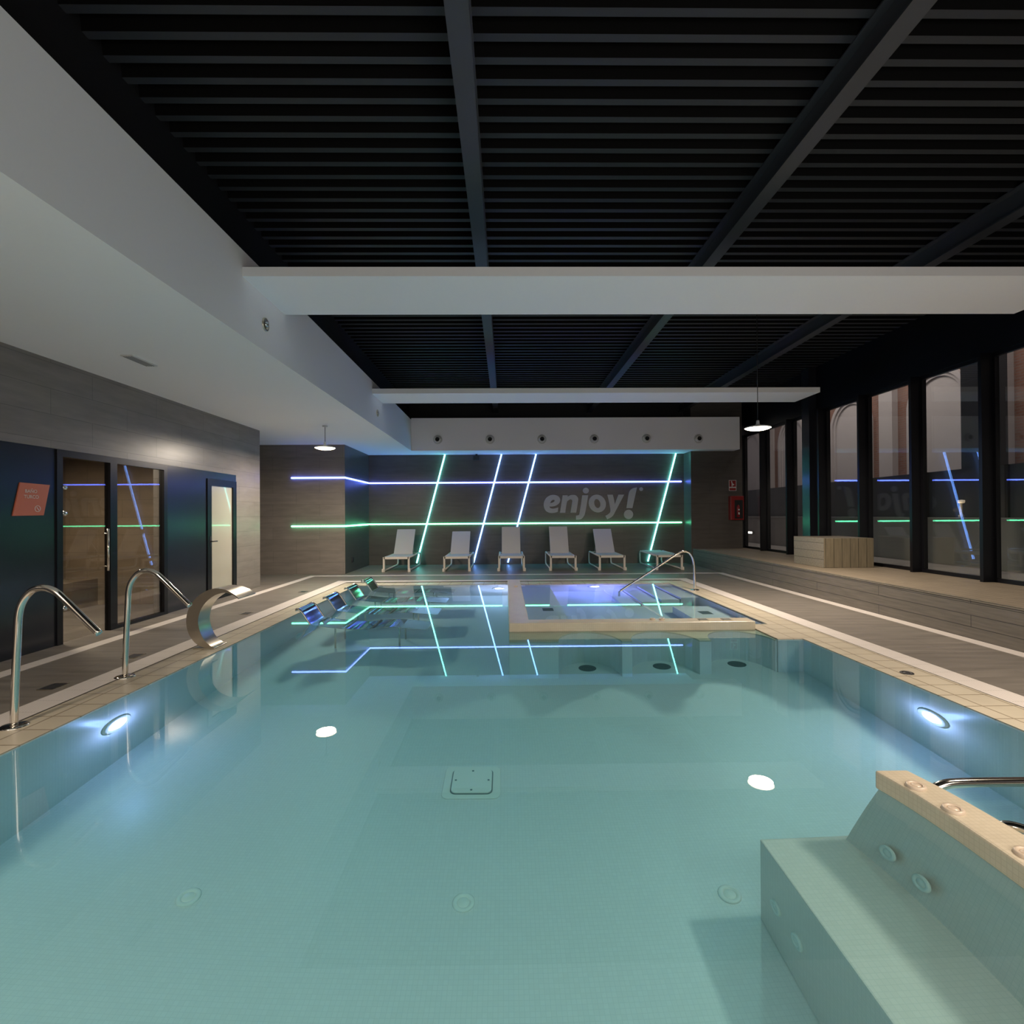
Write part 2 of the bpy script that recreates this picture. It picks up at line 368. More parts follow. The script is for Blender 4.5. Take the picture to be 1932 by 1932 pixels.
seat_o = rel(seat).build('seat', 'seatmosaic', bench, bevel=.01)

# walls
SH = MB()
lw = MB()
def wallx(mb, x0, x1, y0, y1, z0, z1, holes):
    """slab wall along y with rectangular holes (ya, yb, za, zb)"""
    y = y0
    for ya, yb, za, zb in sorted(holes):
        if ya > y: mb.box(x0, x1, y, ya, z0, z1)
        if za > z0: mb.box(x0, x1, ya, yb, z0, za)
        if zb < z1: mb.box(x0, x1, ya, yb, zb, z1)
        y = yb
    if y < y1: mb.box(x0, x1, y, y1, z0, z1)
wallx(lw, WL-.2, WL-.02, YF, 11.05, 0, SOF, [(6.06, 8.02, 0, 2.305), (9.09, 10.06, 0, 2.18)])
lw.box(WL-.02, WL, YF, 11.05, 2.31, SOF).box(WL-.02, WL, 10.075, 11.05, 0, 2.31)
struct(lw, 'wall_left', 'walltile', 'taupe large tiled left wall above the dark panelling', 'wall')
pn = MB()
for y0, y1 in ((YF, 6.06), (8.02, 9.09)): pn.box(WL-.02, WL+.002, y0, y1, 0, 2.308)
pn.box(WL-.02, WL+.002, 9.09, 10.074, 2.18, 2.308)
struct(pn, 'trim_5', 'panel', 'glossy black panelling on the left wall around the doors', 'wall panel')
aw = MB().box(-8.2, -4.15, 13.28, YB+.3, 0, SOF); aw.mi = [0, 0, 0, 1, 0, 0]  # side face gets the darker tile copy, its shade painted in
struct(aw, 'wall_corner', ['walltile', 'shadedtile'], 'taupe tiled corner block at the left of the loungers', 'wall')
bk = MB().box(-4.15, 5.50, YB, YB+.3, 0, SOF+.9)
struct(bk, 'wall_back', 'shadedtile', 'back wall of shade-darkened tile carrying the light strips and lettering', 'wall')
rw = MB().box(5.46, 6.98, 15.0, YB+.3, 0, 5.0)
struct(rw, 'wall_pier', 'shadedtile', 'wall piece of shade-darkened tile with the fire hose cabinet', 'wall')
nb = MB().box(-8.4, WIN+2, YF-.2, YF, -.2, 5.2).box(-8.4, -8.2, YF, YB, 0, 3.4)
struct(nb, 'wall_front', 'walltile', 'taupe tiled wall closing the hall behind the camera', 'wall')

# ceiling: soffit, dropped beams, fascia, corrugated roof
so = MB().box(-8.4, -2.675, YF, YB+.3, SOF, SOF+.02).box(-2.70, -2.675, YF, YB+.3, SOF+.02, 4.23)
struct(so, 'ceiling_soffit', 'white', 'white lowered soffit running along the left side', 'ceiling')
b1 = MB().box(-2.675, 6.32, 5.25, 6.26, 3.955, 4.05)
struct(b1, 'beam_near', 'white', 'nearer white flat beam crossing under the roof', 'beam')
b2 = MB().box(-2.675, 6.42, 10.335, 11.25, 3.96, 4.06)
struct(b2, 'beam_far', 'white', 'farther white flat beam crossing under the roof', 'beam')
fa = MB().box(-2.675, 6.73, 14.6, YB+.02, SOF, SOF+.02).box(-2.675, 6.73, 14.6, 14.63, SOF+.02, 4.27).box(6.70, 6.73, 14.63, YB, SOF+.02, 4.27)
struct(fa, 'ceiling_fascia', 'white', 'white lowered box above the back wall with round air nozzles', 'ceiling')
cr = MB(); pitch = .186; poly = []
y = YF
while y < YB:
    poly += [(y, 4.85), (y+.062, 4.85), (y+.080, 4.95), (y+.168, 4.95)]; y += pitch
vs = []; fs = []
for i, (yy, zz) in enumerate(poly): vs += [(-3.0, yy, zz), (WIN+.4, yy, zz)]
for i in range(len(poly)-1): fs.append((2*i, 2*i+1, 2*i+3, 2*i+2))
cr.add(vs, fs); cr.mi = [0 if i % 4 == 0 else 1 for i in range(len(fs))]
struct(cr, 'ceiling', ['deckmetal', 'shadedrecess'], 'black corrugated steel roof deck', 'ceiling')
roof = MB().box(-8.4, WIN+.6, YF-.2, YB+.3, 5.0, 5.1).box(-3.0, -2.9, YF, YB, 4.1, 5.0).box(-2.9, WIN, YB, YB+.2, 4.2, 5.0)
struct(roof, 'trim_6', 'black', 'black lining closing the roof edges', 'roof')
for i, xx in enumerate((-.28, 2.56, 5.36)):
    ib = MB().box(xx-.075, xx+.075, YF, YB, 4.60, 4.615).box(xx-.075, xx+.075, YF, YB, 4.835, 4.85).box(xx-.006, xx+.006, YF, YB, 4.615, 4.835)
    struct(ib, 'beam_steel', 'beam', ('leftmost', 'middle', 'rightmost')[i]+' dark steel joist under the black roof', 'beam')

# platform along the windows
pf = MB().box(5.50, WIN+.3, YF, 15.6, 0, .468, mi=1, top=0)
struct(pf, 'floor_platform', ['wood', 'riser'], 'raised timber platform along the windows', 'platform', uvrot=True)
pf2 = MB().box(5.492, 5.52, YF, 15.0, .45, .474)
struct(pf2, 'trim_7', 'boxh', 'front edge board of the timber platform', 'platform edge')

# right window wall
hw = MB().box(WIN-.05, WIN+.1, YF, YB+.3, 3.84, 5.0)
struct(hw, 'wall_right', 'alu', 'black wall band above the tall windows', 'wall')
mull = [15.29] + [13.98-1.3085*k for k in range(16)]
for i, y0 in enumerate(mull):
    if y0 < YF: break
    fm = MB().box(WIN-.19, WIN+.08, y0, y0+.055, .468, 3.84)
    struct(fm, 'trim_%d' % (10+i), 'alu', '%s black window mullion counted from the far end' % ('first', 'second', 'third', 'fourth', 'fifth', 'sixth', 'seventh', 'eighth', 'ninth', 'tenth', 'eleventh', 'twelfth', 'thirteenth', 'fourteenth', 'fifteenth', 'sixteenth', 'seventeenth')[i], 'window mullion')
nwin = 0
for i in range(len(mull)-1):
    ya, yb = mull[i+1]+.055, mull[i]
    if ya < YF: break
    nwin += 1
    wn = empty('window_%d' % nwin, (WIN, (ya+yb)/2, .468)); nm = ['first', 'second', 'third', 'fourth', 'fifth', 'sixth', 'seventh', 'eighth', 'ninth', 'tenth', 'eleventh', 'twelfth', 'thirteenth', 'fourteenth', 'fifteenth', 'sixteenth'][i]
    tag(wn, '%s tall black framed window pane from the far end' % nm, 'window', 'tall windows', 'structure')
    h = (yb-ya)/2
    fr = MB().box(-.03, .03, -h, -h+.045, 0, 3.37).box(-.03, .03, h-.045, h, 0, 3.37).box(-.03, .03, -h+.045, h-.045, 0, .06).box(-.03, .03, -h+.045, h-.045, 3.31, 3.37)
    fr.build('window_frame', 'alu', wn)
    MB().box(-.011, .011, -h+.04, h-.04, .055, 3.315).build('window_glass', 'glass', wn)
cl = MB().box(6.98, 7.27, 11.66, 11.95, .468, 4.85)
struct(cl, 'column', 'panel', 'glossy dark square column standing before the windows', 'column')

# doors on the left
bath = MB()
bath.box(WL-2.4, WL-2.3, 5.0, 9.0, 0, 2.6).box(WL-2.3, WL-.2, 5.0, 5.1, 0, 2.6).box(WL-2.3, WL-.2, 8.9, 9.0, 0, 2.6).box(WL-2.4, WL-.2, 5.0, 9.0, 2.5, 2.6)
bath.box(WL-2.3, WL-1.75, 5.1, 8.9, 0, .45)
struct(bath, 'wall_steam_room', 'bathtile', 'brown tiled steam room behind the double glass door', 'wall')
area('steam_room_light', (WL-1.2, 7.0, 2.45), .5, 75, (1, .90, .76))
d1 = empty('door_1', (WL, 7.04, 0)); tag(d1, 'double glass door in a black frame beside the orange sign', 'door', kind='structure')
f = MB().box(-.06, .02, -.98, -.90, 0, 2.305).box(-.06, .02, .90, .98, 0, 2.305).box(-.06, .02, -.90, .90, 2.225, 2.305).box(-.06, .02, -.17, -.05, 0, 2.225).box(-.06, .02, -.05, .90, 0, .045)
f.build('door_frame', 'alu', d1)
MB().box(-.035, -.015, -.89, -.17, .01, 2.225).build('glass_leaf', 'doorglass', d1)
MB().box(-.035, -.015, -.05, .90, .045, 2.225).build('glass_panel', 'doorglass', d1)
h = MB().tube([(.05, -.25, .80), (.05, -.25, 1.35)], .013).tube([(-.02, -.25, .86), (.05, -.25, .86)], .008).tube([(-.02, -.25, 1.29), (.05, -.25, 1.29)], .008)
h.build('door_handle', 'steel', d1)
for zz in (.42, 1.55, 1.86):
    MB().lathe([(0, .03), (.028, .03), (.03, .02), (.03, -.04), (0, -.04)], (.0, -.875, zz), 'x', 16).build('hinge', 'chrome', d1)
d2 = empty('door_2', (WL, 9.575, 0)); tag(d2, 'single door with a pale frosted pane near the far corner', 'door', kind='structure')
f = MB().box(-.06, .02, -.485, -.36, 0, 2.18).box(-.06, .02, .36, .485, 0, 2.18).box(-.06, .02, -.36, .36, 2.06, 2.18).box(-.06, .02, -.36, .36, 0, .17)
f.build('door_frame', 'alu', d2)
MB().box(-.03, -.005, -.36, .36, .17, 2.06).build('frosted_pane', 'frosted', d2)
MB().tube([(.02, -.40, 1.06), (.06, -.40, 1.06), (.065, -.38, 1.06), (.065, -.27, 1.06)], .011).box(.0, .025, -.425, -.375, .97, 1.15).build('door_handle', 'darkplastic', d2)

# ================================================================== OUTSIDE
gw = MB().box(7.3, 30, YF, 40, -.4, .40)
struct(gw, 'ground', 'concrete', 'concrete yard paving outside the windows', 'ground')
cw = MB().box(9.3, 9.6, -8, 34, .40, 1.33).box(9.27, 9.63, -8, 34, 1.33, 1.385)
struct(cw, 'wall_yard', 'concrete', 'low concrete wall with a coping outside the windows', 'wall')
fn = empty('mesh_fence', (9.75, 12, .4)); tag(fn, 'dark panel fence behind the low concrete wall outside', 'fence')
MB().box(0, .03, -20, 22, .3, 2.02).build('fence_panel', 'fence', fn)
for k in range(9):
    MB().box(-.05, .0, -6+1.9*k-.03, -6+1.9*k+.03, .0, 2.02).build('post', 'black', fn)
# church facade
FX = 12.0
ch = empty('brick_building', (FX, 12, 0)); tag(ch, 'brick building with blind stone arches seen through the windows', 'building')
MB().box(0, .6, -16, 22, .4, 12).build('brick_wall', 'brick', ch)
for k in range(-4, 8):
    yc = 17.55-3.58*k-12
    # recessed look: stone field, outer and inner arch mouldings standing proud
    def arch_poly(r, z0=.4, zc=4.45): return [(-r, z0)] + [(r*math.cos(R(180-180*i/24)), zc + r*math.sin(R(180-180*i/24))) for i in range(25)] + [(r, z0)]
    MB().prism([(yc+u, v) for u, v in arch_poly(.80)], lambda u, v, w_: (w_, u, v), -.02, .1).build('arch_field', 'stone', ch)
    for nm, ro, ri, px in (('arch_moulding', 1.03, .90, -.12), ('arch_inner_moulding', .90, .80, -.07)):
        O = arch_poly(ro); I = arch_poly(ri); a = MB()
        for i in range(len(O)-1):
            q = [(px, yc+O[i][0], O[i][1]), (px, yc+O[i+1][0], O[i+1][1]), (px, yc+I[i+1][0], I[i+1][1]), (px, yc+I[i][0], I[i][1])]
            a.quad(*q); a.quad(q[3], q[2], (.05, *q[2][1:]), (.05, *q[3][1:])); a.quad(q[1], q[0], (.05, *q[0][1:]), (.05, *q[1][1:]))
        a.build(nm, 'stone', ch)
    MB().box(-.18, .05, yc-1.79-.28, yc-1.79+.28, .4, 12).build('pilaster', 'stone', ch)
l = bpy.data.lights.new('street_light', 'AREA'); l.shape = 'RECTANGLE'; l.size = 12; l.size_y = 1.0; l.energy = 220; l.color = (1, .86, .80)
lo = bpy.data.objects.new('street_light', l); COL.objects.link(lo); lo.location = (9.9, 14, 7.5)
lo.rotation_euler = Vector((2.1, 0, -4.5)).to_track_quat('-Z', 'Y').to_euler()
pl9 = MB().box(10.0, 10.15, 10.2, 11.1, .40, 8.0)
struct(pl9, 'column_yard', 'fence', 'dark column standing outside behind the low wall', 'column')
bl = empty('bollard_lamp', (9.45, 10.5, 1.385)); tag(bl, 'small lit lamp standing on the low concrete wall outside', 'lamp')
MB().lathe([(0, 0), (.05, 0), (.05, .05), (.03, .06), (.03, .30), (.05, .31), (.05, .36), (0, .36)], (0, 0, 0), 'z', 16).build('post', 'grey', bl)
MB().lathe([(0, .30), (.05, .30), (.06, .32), (.06, .36), (0, .37)], (0, 0, 0), 'z', 20).build('lamp_head', 'warmglow', bl)
pl_ = bpy.data.lights.new('bollard_light', 'POINT'); pl_.energy = 1.2; pl_.color = (1, .7, .4); pl_.shadow_soft_size = .05
po = bpy.data.objects.new('bollard_light', pl_); COL.objects.link(po); po.location = (9.3, 10.5, 1.55)
sl = empty('linear_lamp', (9.24, 19.4, .78)); tag(sl, 'short bright linear lamp on the concrete wall outside the far window', 'lamp')
MB().box(0, .05, -.32, .32, -.05, .05).build('housing', 'grey', sl)
MB().box(-.015, 0, -.30, .30, -.04, .03).build('diffuser', 'whiteglow', sl)

# ================================================================== LIGHT FITTINGS
def pendant(x, y, z, top, label, watts=PENDANT_W):
    p = empty('pendant_lamp', (x, y, z)); tag(p, label, 'lamp', 'saucer pendant lamps')
    MB().lathe([(.198, -.006), (.205, 0), (.19, .015), (.12, .032), (.05, .045), (.028, .06), (.022, .12), (.0, .125)], n=40).build('lamp_shade', 'white', p)
    MB().lathe([(0, -.045), (.06, -.043), (.12, -.034), (.17, -.020), (.198, -.004), (.198, 0)], n=40).build('diffuser', 'lampglow', p)
    MB().tube([(0, 0, .11), (0, 0, top-z)], .006, 8).build('cable', 'darkplastic', p)
    MB().lathe([(.0, top-z), (.05, top-z), (.05, top-z-.025), (.0, top-z-.03)], n=20).build('ceiling_rose', 'whiteplastic', p)
    area('pendant_light', (0, 0, -.055), .36, watts, WARM, parent=p)
    return p
pendant(-3.67, 10.47, 2.89, SOF, 'lit saucer pendant hanging below the white soffit at left')
pendant(4.14, 8.33, 2.90, 4.85, 'lit saucer pendant on a long cable near the windows')
pendant(-3.67, 0.5, 2.89, SOF, 'saucer pendant below the soffit beside the camera', 98)
pendant(4.14, 2.7, 2.90, 4.85, 'saucer pendant on a long cable right of the camera', 112)
pendant(-3.67, -5.0, 2.89, SOF, 'saucer pendant below the soffit behind the camera')
pendant(4.14, -2.9, 2.90, 4.85, 'saucer pendant on a long cable behind the camera')

LW = .016
def led(path, m_, name, label):
    """square light strip following a path on the walls"""
    t = empty(name, path[0]); tag(t, label, 'light strip', 'coloured light strips on the back wall')
    p = [Vector(q)-Vector(path[0]) for q in path]
    mb = MB(); mb.tube(p, LW*1.25, 4); mb.sm = [False]*len(mb.sm)
    mb.build('light_tube', m_, t)
    return t
yl_, ye = 13.28-.02, YB-.02
for zz, m_, nm in ((2.487, 'ledblue', 'blue'), (1.238, 'ledgreen', 'green')):
    led([(-5.52, yl_, zz), (-4.13, yl_, zz), (-4.13, ye, zz), (5.38, ye, zz)], m_, 'light_strip', '%s horizontal light strip running round the corner along the back wall' % nm)
for (xa, xb, zb), m_, nm in (((-1.83, -2.70, .06), 'ledteal', 'leftmost slanting light strip, teal, beside the first lounger'), ((-.115, -.98, .06), 'ledsky', 'second slanting light strip, pale blue, beside the second lounger'),
                             ((.935, .06, .06), 'ledsky', 'slanting pale blue light strip left of the lettering, behind a lounger'), ((5.20, 4.32, .06), 'ledteal', 'rightmost slanting light strip, teal, right of the lettering')):
    led([(xa, ye-.045, SOF-.005), (xb, ye-.045, zb)], m_, 'light_strip', nm)

def pool_light(x, y, z, axis, m_, watts, col, label):
    p = empty('pool_light', (x, y, z)); tag(p, label, 'pool light', 'underwater pool lights')
    s_ = -1 if axis in ('-x', '-y') else 1; ax = axis[1]
    MB().lathe([(.0, .012*s_), (.10, .012*s_), (.115, .022*s_), (.14, .022*s_), (.15, .004*s_), (.15, -.01*s_)], ax=ax, n=36).build('bezel', 'poolplastic', p)
    MB().lathe([(0, .03*s_), (.05, .029*s_), (.085, .022*s_), (.092, .012*s_)], ax=ax, n=28).build('lens', m_, p)
    L = bpy.data.lights.new('pool_glow', 'POINT'); L.energy = watts; L.color = col; L.shadow_soft_size = 0.0
    lo_ = bpy.data.objects.new('pool_glow', L); COL.objects.link(lo_); lo_.parent = p
    lo_.location = Vector({'+x': (1, 0, 0), '-x': (-1, 0, 0), '+y': (0, 1, 0), '-y': (0, -1, 0)}[axis])*.15
    return p
pool_light(PX0, 4.27, -.60, '+x', 'poolglow', POOL_W, (.32, .48, 1), 'glowing underwater light in the left pool wall')
pool_light(PX1, 4.22, -.62, '-x', 'poolglow', POOL_W, (.32, .48, 1), 'glowing underwater light in the right pool wall')
pool_light(-.15, PY1, -.50, '-y', 'poolglow', POOL_W*5, (.40, .54, 1), 'white glowing underwater light in the far pool wall beside the bath')
pool_light(1.92, PY1, -.36, '-y', 'poolglowblue', POOL_W*11, (.20, .23, 1), 'blue glowing underwater light at the back of the small bath')

# air nozzles on the fascia
nz0 = None
for i, (xx, zz) in enumerate(((-1.92, 3.655), (-.433, 3.652), (1.05, 3.652), (2.544, 3.655), (4.042, 3.656), (5.537, 3.648))):
    nm = ('leftmost round air nozzle on the white fascia', 'second round air nozzle from the left on the fascia', 'third round air nozzle from the left on the fascia', 'fourth round air nozzle from the left on the fascia', 'fifth round air nozzle from the left on the fascia', 'rightmost round air nozzle on the white fascia')[i]
    if nz0 is None:
        nz0 = empty('air_nozzle', (xx, 14.6, zz))
        MB().lathe([(.125, 0), (.13, -.012), (.12, -.02), (.105, -.012), (.085, .0)], ax='y', n=36).build('ring', 'whiteplastic', nz0)
        nbo = MB().lathe([(.105, -.008), (.10, -.05), (.085, -.085), (.066, -.10), (.06, -.095)], ax='y', n=36).build('nozzle_ball', 'whiteplastic', nz0)
        MB().lathe([(.062, -.096), (.055, -.07), (0, -.06)], ax='y', n=28).build('opening', 'black', nbo)
        o = nz0
    else:
        o = copy_tree(nz0); o.location = (xx, 14.6, zz)
    tag(o, nm, 'air vent', 'air nozzles on the fascia')
# round soffit fittings
for i, (yy, zz, lab) in enumerate(((5.745, 3.645, 'nearer round chrome fitting on the white soffit face'), (10.75, 3.648, 'farther round chrome fitting on the white soffit face'))):
    s_ = empty('wall_fitting', (-2.675, yy, zz)); tag(s_, lab, 'ceiling fitting', 'round fittings on the soffit face')
    MB().lathe([(.075, 0), (.075, .012), (.06, .018), (.05, .006), (0, .006)], ax='x', n=28).build('ring', 'brushed', s_)
    MB().lathe([(.03, .008), (.028, .03), (0, .034)], ax='x', n=20).build('lens', 'chrome', s_)
v = empty('ceiling_vent', (-4.29, 6.06, SOF)); tag(v, 'slim white air grille in the soffit near the double door', 'air vent')
MB().box(-.07, .07, -.21, .21, -.012, 0).build('frame', 'whiteplastic', v)
sl_ = MB()
for k in range(4): sl_.box(-.052+.028*k, -.040+.028*k, -.19, .19, -.016, -.012)
sl_.build('slats', 'grey', v)
sb = empty('speaker', (-.87, 15.46, 3.22)); tag(sb, 'small black speaker box under the lowered ceiling of the back wall', 'speaker')
MB().box(-.09, .09, -.06, .06, -.06, .06).build('cabinet', 'darkplastic', sb, bevel=.008)
MB().box(-.03, .03, .0, .04, .06, .123).build('bracket', 'black', sb)
sk = empty('wall_socket', (-4.15, 13.91, .31)); tag(sk, 'small black socket on the side wall left of the loungers', 'socket')
MB().box(0, .02, -.07, .07, -.07, .07).build('plate', 'darkplastic', sk, bevel=.006)
MB().box(.02, .026, -.04, .04, -.04, .04).build('cover', 'black', sk)

# lettering on the back wall (zoom-pixel outline turned to metres)
def lp(x, y): return (1.165 + (x-192)*.00215, 1.555 + (640-y)*.00214)
def fillcurve(loops, name, m_, parent, fn, depth):
    cu = bpy.data.curves.new(name, 'CURVE'); cu.dimensions = '2D'; cu.fill_mode = 'BOTH'; cu.extrude = depth/2
    for L in loops:
        s_ = cu.splines.new('POLY'); s_.points.add(len(L)-1); s_.use_cyclic_u = True
        for p_, q in zip(s_.points, L): p_.co = (q[0], q[1], 0, 1)
    to = bpy.data.objects.new(name, cu); COL.objects.link(to)
    dg = bpy.context.evaluated_depsgraph_get(); me = bpy.data.meshes.new_from_object(to.evaluated_get(dg)); bpy.data.objects.remove(to)
    for vv in me.vertices: vv.co = fn(*vv.co)
    me.materials.clear(); me.materials.append(MT[m_])
    o = bpy.data.objects.new(name, me); COL.objects.link(o); o.parent = parent
    return o
def rough(pts):
    """list of runs; each run is smoothed, runs join at corners"""
    out = []
    for r_ in pts:
        out += spline(r_, 5) if len(r_) > 2 else r_
    return [lp(*p) for p in out]
def ell(cx, cy, rx, ry, sl=0): return [lp(cx + rx*math.cos(2*pi*i/36) - sl*ry*math.sin(2*pi*i/36), cy + ry*math.sin(2*pi*i/36)) for i in range(36)]
lt = empty('wall_lettering', (0, YB-.012, 0)); tag(lt, 'grey enjoy! lettering on the dark back wall', 'lettering')
fnl = lambda x, y, z: Vector((x, z, y))
GL = [
 ('letter_e', [rough([[(390, 626), (340, 640), (275, 640), (218, 608), (192, 545), (198, 482), (230, 425), (285, 391), (345, 386), (398, 405), (425, 450), (412, 500), (370, 535), (315, 550), (272, 550)], [(272, 552), (282, 570), (310, 580), (350, 577), (397, 563)]]), rough([[(282, 502), (300, 470), (322, 456), (343, 458), (344, 474), (320, 492), (284, 503)]])]),
 ('letter_n', [rough([[(420, 640), (460, 392)], [(532, 392), (529, 412)], [(532, 410), (582, 388), (642, 392), (678, 432), (676, 490), (650, 640)], [(570, 640), (592, 500), (594, 465), (572, 450), (540, 466), (517, 500), (495, 640)]])]),
 ('letter_j', [rough([[(738, 393), (822, 393)], [(822, 395), (785, 610), (762, 685), (718, 733), (650, 740)], [(648, 682), (684, 674), (700, 636), (738, 395)]]), ell(790, 327, 43, 41)]),
 ('letter_o', [ell(952, 512, 122, 127, -.08), ell(950, 512, 42, 64, -.14)]),
 ('letter_y', [rough([[(1095, 387), (1172, 387)], [(1172, 388), (1188, 450), (1200, 528)], [(1201, 528), (1225, 460), (1255, 387)], [(1335, 387), (1335, 388)], [(1334, 388), (1275, 500), (1215, 612), (1165, 695), (1092, 738)], [(1066, 688), (1118, 655), (1138, 612), (1120, 500), (1096, 388)]])]),
 ('exclamation_mark', [rough([[(1518, 285), (1450, 580)], [(1367, 580), (1395, 400)], [(1396, 398), (1412, 340), (1455, 300), (1517, 286)]]), ell(1395, 670, 65, 67)]),
 ('small_dot', [ell(1578, 310, 27, 26)]),
]
for nm, loops in GL: fillcurve(loops, nm, 'letters', lt, fnl, .02)

# steam bath sign
sg = empty('wall_sign', (WL+.004, 5.75, 1.70)); tag(sg, 'orange slanted sign on black panelling left of the double door', 'sign')
MB().prism([(-.222, -.178), (.143, -.172), (.222, .178), (-.138, .186)], lambda u, v, w_: (w_, u, v), -.002, .010).build('plate', 'orange', sg, auto=True)
def text(body, size, fn, name, m_, parent):
    cu = bpy.data.curves.new(name, 'FONT'); cu.body = body; cu.size = size; cu.extrude = .0005; cu.offset = size*.012
    to = bpy.data.objects.new(name, cu); COL.objects.link(to)
    dg = bpy.context.evaluated_depsgraph_get(); me = bpy.data.meshes.new_from_object(to.evaluated_get(dg)); bpy.data.objects.remove(to); bpy.data.curves.remove(cu)
    for vv in me.vertices: vv.co = fn(*vv.co)
    me.materials.clear(); me.materials.append(MT[m_])
    o = bpy.data.objects.new(name, me); COL.objects.link(o); o.parent = parent
    return o
sgf = lambda oy, oz: (lambda x, y, z: Vector((.0125+z, oy+x, oz+y)))
text('BA\u00d1O', .052, sgf(-.088, .078), 'lettering', 'signtext', sg)
text('TURCO', .052, sgf(-.100, .016), 'lettering', 'signtext', sg)
ic = MB(); ic.lathe([(.036, .0105), (.036, .0135), (.030, .0135), (.030, .0105)], (0, .065, -.098), 'x', 28)
ic.prism([(.050, -.083), (.057, -.079), (.084, -.112), (.077, -.117)], lambda u, v, w_: (w_, u, v), .0105, .0135)
ic.build('icon', 'signtext', sg, auto=True)

# fire point
fs_ = empty('fire_sign', (6.69, 15.0, 2.325)); tag(fs_, 'small red and white fire hose sign above the red cabinet', 'sign')
MB().box(-.11, .11, -.006, 0, -.157, .157).build('plate', 'whiteplastic', fs_)
MB().box(-.095, .095, -.008, -.006, -.04, .145).box(-.095, .095, -.008, -.006, -.145, -.075).build('red_field', 'red', fs_)
ic = MB(); ic.prism([(-.05, .13), (-.02, .13), (.0, .06), (.05, .03), (.03, .0), (.0, .02), (.0, -.03), (-.03, -.03), (-.03, .06)], lambda u, v, w_: (u, w_, v), -.0095, -.008)
ic.build('pictogram', 'whiteplastic', fs_, auto=True)
hc = empty('hose_cabinet', (6.755, 15.0, 1.31)); tag(hc, 'red fire hose cabinet with a dark window on the tiled wall', 'fire cabinet')
MB().box(-.195, .195, -.16, 0, 0, .70).build('body', 'red', hc, bevel=.01)
MB().box(-.08, .16, -.166, -.158, .04, .58).build('window', 'black', hc)
exo = MB().lathe([(0, 0), (.045, 0), (.045, .30), (.02, .36), (0, .36)], (.02, -.17, .08), 'z', 20).build('extinguisher', 'red', hc)
for za, zb in ((.16, .22), (.28, .32)): MB().box(0, .04, -.222, -.214, za, zb).build('label', 'whiteplastic', exo)

# ================================================================== FURNITURE
def lounger(back, label, src=None):
    """front at y=0, pointing to +y; back = tilt in degrees or None when flat"""
    t = empty('sun_lounger'); tag(t, label, 'sun lounger', 'white sun loungers along the back wall')
    Wd = .33; L = 1.82; H = .385; r = .020
    def sq(mb, a, b_, s_=.022): mb.tube([a, b_], s_*1.3, 4); return mb
    for sx in (-1, 1):
        sd = MB(); x = sx*Wd
        pts = spline([(x, L-.16, .03), (x, L-.07, .05), (x, L-.03, .12), (x, L-.01, .25), (x, L-.02, H-.06), (x, L-.07, H-.015), (x, L-.16, H)], 4)
        path = [(x, .02, .0), (x, .02, H-.02), (x, .02, H)]
        sd.box(x-.025, x+.025, 0, .05, 0, H+.01)
        sd.tube([(x, .03, .03)] + pts + [(x, .03, H-.012)], .022, 8)
        sdo = sd.build('side_frame', 'lwhite', t)
        MB().box(x+sx*.02-.03, x+sx*.02+.03, -.03, .06, 0, .085).build('foot', 'lwhite', sdo, bevel=.006)
    MB().box(-Wd, Wd, 0, .05, H-.045, H+.01).build('front_rail', 'lwhite', t)
    MB().box(-Wd, Wd, L-.10, L-.06, H-.03, H).build('rear_rail', 'lwhite', t)
    yh = .92
    s2 = MB().box(-Wd+.02, Wd-.02, .05, yh, H-.004, H+.016); s2.build('seat', 'sling', t, bevel=.006)
    if back is None:
        MB().box(-Wd+.06, Wd-.06, yh, L-.04, H-.002, H+.022).build('backrest', 'sling', t, bevel=.008)
    else:
        bl_ = .86; a = R(back)
        m_ = MB().box(-.265, .265, 0, bl_, -.012, .014)
        m_.v = [(x, yh + y*math.cos(a) - z*math.sin(a), H + .01 + y*math.sin(a) + z*math.cos(a)) for x, y, z in m_.v]
        m_.build('backrest', 'sling', t, bevel=.006)
        for xs in (-.2, .2): MB().tube([(xs, yh+.5*math.cos(a), H+.5*math.sin(a)-.01), (xs, yh+.62, H-.01)], .010, 8).build('strut', 'lwhite', t)
    return t
for x, back, lab in ((-2.918, 54, 'white sun lounger at the far left of the row'), (-1.312, 46, 'second white sun lounger from the left, backrest reclined lower'), (.15, 61, 'third sun lounger from the left, facing straight ahead before a slanting strip'),
                     (1.532, 61, 'white sun lounger under the start of the lettering'), (2.843, 51, 'white sun lounger under the end of the lettering'), (4.384, None, 'white sun lounger lying flat beside the steel handrail')):
    o = lounger(back, lab); o.location = (x, 13.66, 0)

wb = empty('wooden_box_seat', (6.30, 9.52, .468)); tag(wb, 'timber clad box seat standing on the platform before the windows', 'bench')
bxm = MB().box(-.345, .60, 0, 1.0, 0, .555); bxm.mi = [1, 1, 1, 0, 1, 0]
bxm.mi = [1, 1, 0, 1, 0, 1]
bxm.build('body', ['boxv', 'boxh'], wb, bevel=.006)

